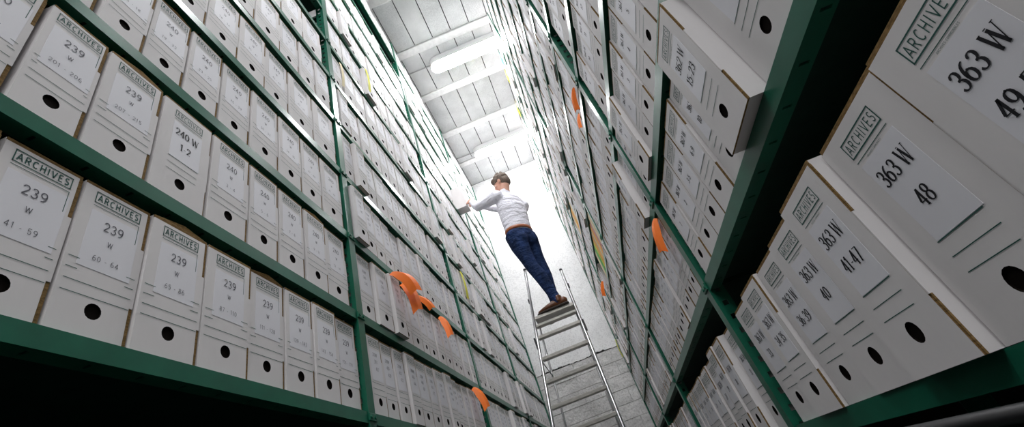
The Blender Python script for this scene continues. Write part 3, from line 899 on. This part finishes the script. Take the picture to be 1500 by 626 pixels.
def mbuild(mb, name, m, parent=man, vox=None, smooth=4, sub=False):
    mb.v = [tuple(Vector(v) - morg) for v in mb.v]
    o = mb.build(name, m, parent, smooth=True)
    if vox:
        r = o.modifiers.new('skin', 'REMESH'); r.mode = 'VOXEL'; r.voxel_size = vox; r.use_smooth_shade = True
        s_ = o.modifiers.new('smooth', 'SMOOTH'); s_.iterations = smooth; s_.factor = .5
    return o
# head frame: looks left and a little down
hf = Vector((-.93, .30, -.22)).normalized(); hl_ = upv.cross(hf).normalized(); hu = hf.cross(hl_).normalized()
HC = at(735, 269, BY - .01)
HAX = (hf, hl_, hu)
def hp(f_, l_, u_): return HC + hf * f_ + hl_ * l_ + hu * u_
body = MB()
ellipsoid(body, hp(-.008, 0, .030), HAX, (.094, .076, .092))           # cranium
ellipsoid(body, hp(.030, 0, -.040), HAX, (.066, .060, .082))           # face and jaw
ellipsoid(body, hp(.066, 0, -.098), HAX, (.026, .030, .022))           # chin
loft(body, [hp(.092, 0, .022), hp(.104, 0, -.004), hp(.114, 0, -.024)], [(.009, .010), (.011, .012), (.015, .012)], hl_, 10)  # nose
ellipsoid(body, hp(.084, 0, .028), HAX, (.014, .050, .012))            # brow
ellipsoid(body, hp(.088, 0, -.058), HAX, (.012, .024, .010))           # mouth
for s_ in (1, -1):
    ellipsoid(body, hp(-.002, s_ * .078, -.006), (hf * .94 - hl_ * s_ * .3, hl_, hu), (.020, .010, .033), 12, 8)   # ears
    ellipsoid(body, hp(.064, s_ * .040, -.020), HAX, (.026, .024, .022), 12, 8)  # cheeks
nb = mix(sho, neck, .55)
loft(body, [nb - upv * .05, mix(nb, HC, .45) - hf * .012, hp(-.022, 0, -.045)], [(.066, .062), (.057, .058), (.056, .060)], lef)
loft(body, [pel - upv * .06, pel + upv * .08, mix(pel, sho, .55), mix(pel, sho, .9), sho + upv * .05],
     [(.150, .105), (.132, .095), (.150, .105), (.170, .105), (.10, .07)], lef)
def arm(mb, s0, e0, w0, k=1.0, end=1.0):
    loft(mb, [s0, mix(s0, e0, .5), e0, mix(e0, w0, .35), mix(e0, w0, end)], [(.056 * k, .056 * k), (.050 * k, .050 * k), (.043 * k, .043 * k), (.042 * k, .042 * k), (.030 * k, .030 * k)], upv, 14)
arm(body, sl, el, wl_); arm(body, sr, er, wr_)
def hand(mb, wrist, target, palm_n, thumb_dir, curl):
    """palm from the wrist towards the target, four fingers bending round the box corner, a thumb from the palm's side"""
    d = (target - wrist); d = d.normalized(); pn = (palm_n - d * palm_n.dot(d)).normalized(); sd_ = d.cross(pn)
    if sd_.dot(thumb_dir) < 0: sd_ = -sd_
    loft(mb, [wrist, wrist + d * .035, wrist + d * .085], [(.027, .020), (.038, .016), (.042, .013)], sd_, 12)
    for i, (o_, ln) in enumerate(((.031, .072), (.010, .080), (-.011, .075), (-.031, .060))):
        b_ = wrist + d * .082 + sd_ * o_
        p1 = b_ + (d * math.cos(curl) + pn * math.sin(curl)) * ln * .45
        p2 = p1 + (d * math.cos(curl * 2) + pn * math.sin(curl * 2)) * ln * .32
        p3 = p2 + (d * math.cos(curl * 2.6) + pn * math.sin(curl * 2.6)) * ln * .25
        loft(mb, [b_ - d * .012, b_, p1, p2, p3], [(.0090, .0090), (.0092, .0092), (.0086, .0086), (.0080, .0080), (.0068, .0068)], sd_, 8)
    t0 = wrist + d * .030 + sd_ * .030
    t1 = t0 + (d * .55 + sd_ * .75 + pn * .25).normalized() * .036; t2 = t1 + (d * .85 + sd_ * .35 + pn * .35).normalized() * .034
    loft(mb, [t0 - sd_ * .015, t0, t1, t2], [(.012, .012), (.0115, .0115), (.0100, .0100), (.0080, .0080)], d, 8)
hand(body, wl_, handL, Vector((0, 1, .1)), upv, .30)
hand(body, wr_, handR, Vector((0, -1, .1)), upv, .30)
def legs(mb, k=1.0, top=True, end=0.0):
    for h_, kn, an in ((hl, kl, al), (hr, kr, ar)):
        loft(mb, [h_ + upv * .04, mix(h_, kn, .30), mix(h_, kn, .75), kn, mix(kn, an, .35) - fwd * .012, mix(kn, an, .75), an + upv * end],
             [(.090 * k, .098 * k), (.086 * k, .092 * k), (.066 * k, .070 * k), (.060 * k, .062 * k), (.057 * k, .062 * k), (.045 * k, .049 * k), (.040 * k, .045 * k)], lef, 18)
legs(body, .93)
fdL = Vector((-.97, .10, 0)).normalized(); fdR = Vector((-.60, .80, 0)).normalized()
for an, fd in ((al, fdL), (ar, fdR)):
    loft(body, [an - upv * .035 - fd * .03, an - upv * .045 + fd * .05, an - upv * .058 + fd * .14], [(.030, .035), (.034, .025), (.030, .014)], fd.cross(upv), 12)
mbuild(body, 'body', 'skin', vox=.0055, smooth=3)
# shirt
sh = MB()
loft(sh, [pel + upv * .045, pel + upv * .12 - fwd * .004, mix(pel, sho, .50), mix(pel, sho, .78) - fwd * .006, sho + upv * .02 - fwd * .004, mix(sho, neck, .45)],
     [(.170, .128), (.172, .128), (.184, .132), (.198, .130), (.180, .112), (.095, .080)], lef + upv * .12, 26)
ellipsoid(sh, sl, (lef, fwd, upv), (.075, .080, .075)); ellipsoid(sh, sr, (lef, fwd, upv), (.075, .080, .075))
for s0, e0, w0 in ((sl, el, wl_), (sr, er, wr_)):
    loft(sh, [mix(s0, e0, -.1), mix(s0, e0, .35), mix(s0, e0, .8), e0, mix(e0, w0, .3), mix(e0, w0, .9)], [(.082, .080), (.070, .070), (.060, .062), (.058, .058), (.054, .054), (.040, .040)], upv, 16)
loft(sh, [mix(sho, neck, .45), mix(sho, neck, .80), mix(sho, neck, 1.06)], [(.085, .080), (.074, .072), (.071, .070)], lef, 20, round_ends=False)
mbuild(sh, 'shirt', 'shirt', vox=.008, smooth=5)
# jeans
jn = MB()
loft(jn, [pel + upv * .055, pel - upv * .02, pel - upv * .10], [(.163, .122), (.176, .134), (.168, .120)], lef, 24)
for s_ in (1, -1): ellipsoid(jn, pel + lef * s_ * .075 - fwd * .055 - upv * .075, (lef, fwd, upv), (.088, .085, .10))   # seat
legs(jn, 1.15, end=-.035)
jo = mbuild(jn, 'jeans', 'jeans', vox=.008, smooth=4)
# belt with loops
bl = MB(); n = 40; vs = []
for k in range(n):
    a = 2 * math.pi * k / n
    for rr, zz in ((0, -.020), (.006, -.020), (.006, .020), (0, .020)):
        vs.append(tuple(pel + upv * (.062 + zz) + lef * ((.168 + rr) * math.cos(a)) + fwd * ((.127 + rr) * math.sin(a))))
bl.add(vs, [(k * 4 + j, ((k + 1) % n) * 4 + j, ((k + 1) % n) * 4 + (j + 1) % 4, k * 4 + (j + 1) % 4) for k in range(n) for j in range(4)])
bo = mbuild(bl, 'belt', 'leather_belt')
# back pockets
for s_ in (1, -1):
    c = pel + lef * s_ * .075 - fwd * .142 - upv * .075
    mb = MB(); P = [(-.055, .06), (.055, .06), (.055, -.05), (0, -.075), (-.055, -.05)]
    vs = [tuple(c + lef * (a * .95) + upv * b - fwd * (.004 if True else 0) + fwd * (abs(a + s_ * 0) * .35)) for a, b in P]
    vs2 = [tuple(Vector(v) - fwd * .004) for v in vs]
    mb.add(vs + vs2, [(5, 6, 7, 8, 9), (0, 1, 6, 5), (1, 2, 7, 6), (2, 3, 8, 7), (3, 4, 9, 8), (4, 0, 5, 9)])
    mbuild(mb, 'back_pocket', 'jeans', jo) if False else None
# shoes
for an, fd in ((al, fdL), (ar, fdR)):
    sd_ = fd.cross(upv)
    mb = MB(); z0 = SOLE_Z
    def sp(f_, u_): return Vector((an.x, an.y, z0)) + fd * f_ + upv * u_
    loft(mb, [sp(-.070, .050), sp(-.035, .052), sp(.02, .055), sp(.09, .046), sp(.160, .036), sp(.215, .028)], [(.032, .040), (.039, .044), (.042, .046), (.048, .036), (.046, .026), (.030, .018)], sd_, 16)
    loft(mb, [sp(-.012, .055), sp(-.008, .105)], [(.042, .052), (.043, .052)], fd, 16)
    so = mbuild(mb, 'shoe', 'leather_shoe', vox=.006, smooth=3)
    ml = MB(); out = []
    for f_, w2 in ((-.098, .020), (-.088, .034), (-.03, .041), (.04, .042), (.10, .050), (.17, .047), (.225, .030), (.240, .012)): out.append((f_, w2))
    ring = [(f_, w2) for f_, w2 in out] + [(f_, -w2) for f_, w2 in out[::-1]]
    vs = [tuple(sp(f_, .0) + sd_ * w2) for f_, w2 in ring] + [tuple(sp(f_, .018) + sd_ * w2) for f_, w2 in ring]
    N = len(ring)
    ml.add(vs, [tuple(range(N))[::-1], tuple(range(N, 2 * N))] + [(k, (k + 1) % N, N + (k + 1) % N, N + k) for k in range(N)])
    mbuild(ml, 'sole', 'sole', so)
# hair
hm = MB()
ellipsoid(hm, hp(-.018, 0, .046), HAX, (.101, .084, .090), 22, 14)
ellipsoid(hm, hp(-.050, 0, -.005), HAX, (.066, .076, .080), 22, 14)
ellipsoid(hm, hp(.060, .010, .090), HAX, (.046, .058, .030))
for k in range(60):
    a = rnd.uniform(-2.9, 2.9); h_ = rnd.uniform(.02, .11)
    rr = .088 * math.sqrt(max(.05, 1 - ((h_ - .03) / .11) ** 2))
    ellipsoid(hm, hp(-.018 + rr * 1.05 * math.cos(a) * .95, rr * .9 * math.sin(a), h_ + .012), HAX, (.018, .016, .024), 8, 6)
mbuild(hm, 'hair', 'hair', vox=.006, smooth=2)
for s_ in (1, -1):
    mb = MB(); ellipsoid(mb, hp(.078, s_ * .032, .008), HAX, (.012, .014, .010), 12, 8); eo = mbuild(mb, 'eye', 'eye_white')
    mb = MB(); ellipsoid(mb, hp(.087, s_ * .033, .008), HAX, (.0045, .005, .005), 10, 6); mbuild(mb, 'iris', 'eye_dark', eo)
mb = MB(); ellipsoid(mb, hp(.096, 0, -.058), HAX, (.006, .022, .006), 12, 6); mbuild(mb, 'lips', 'lip')
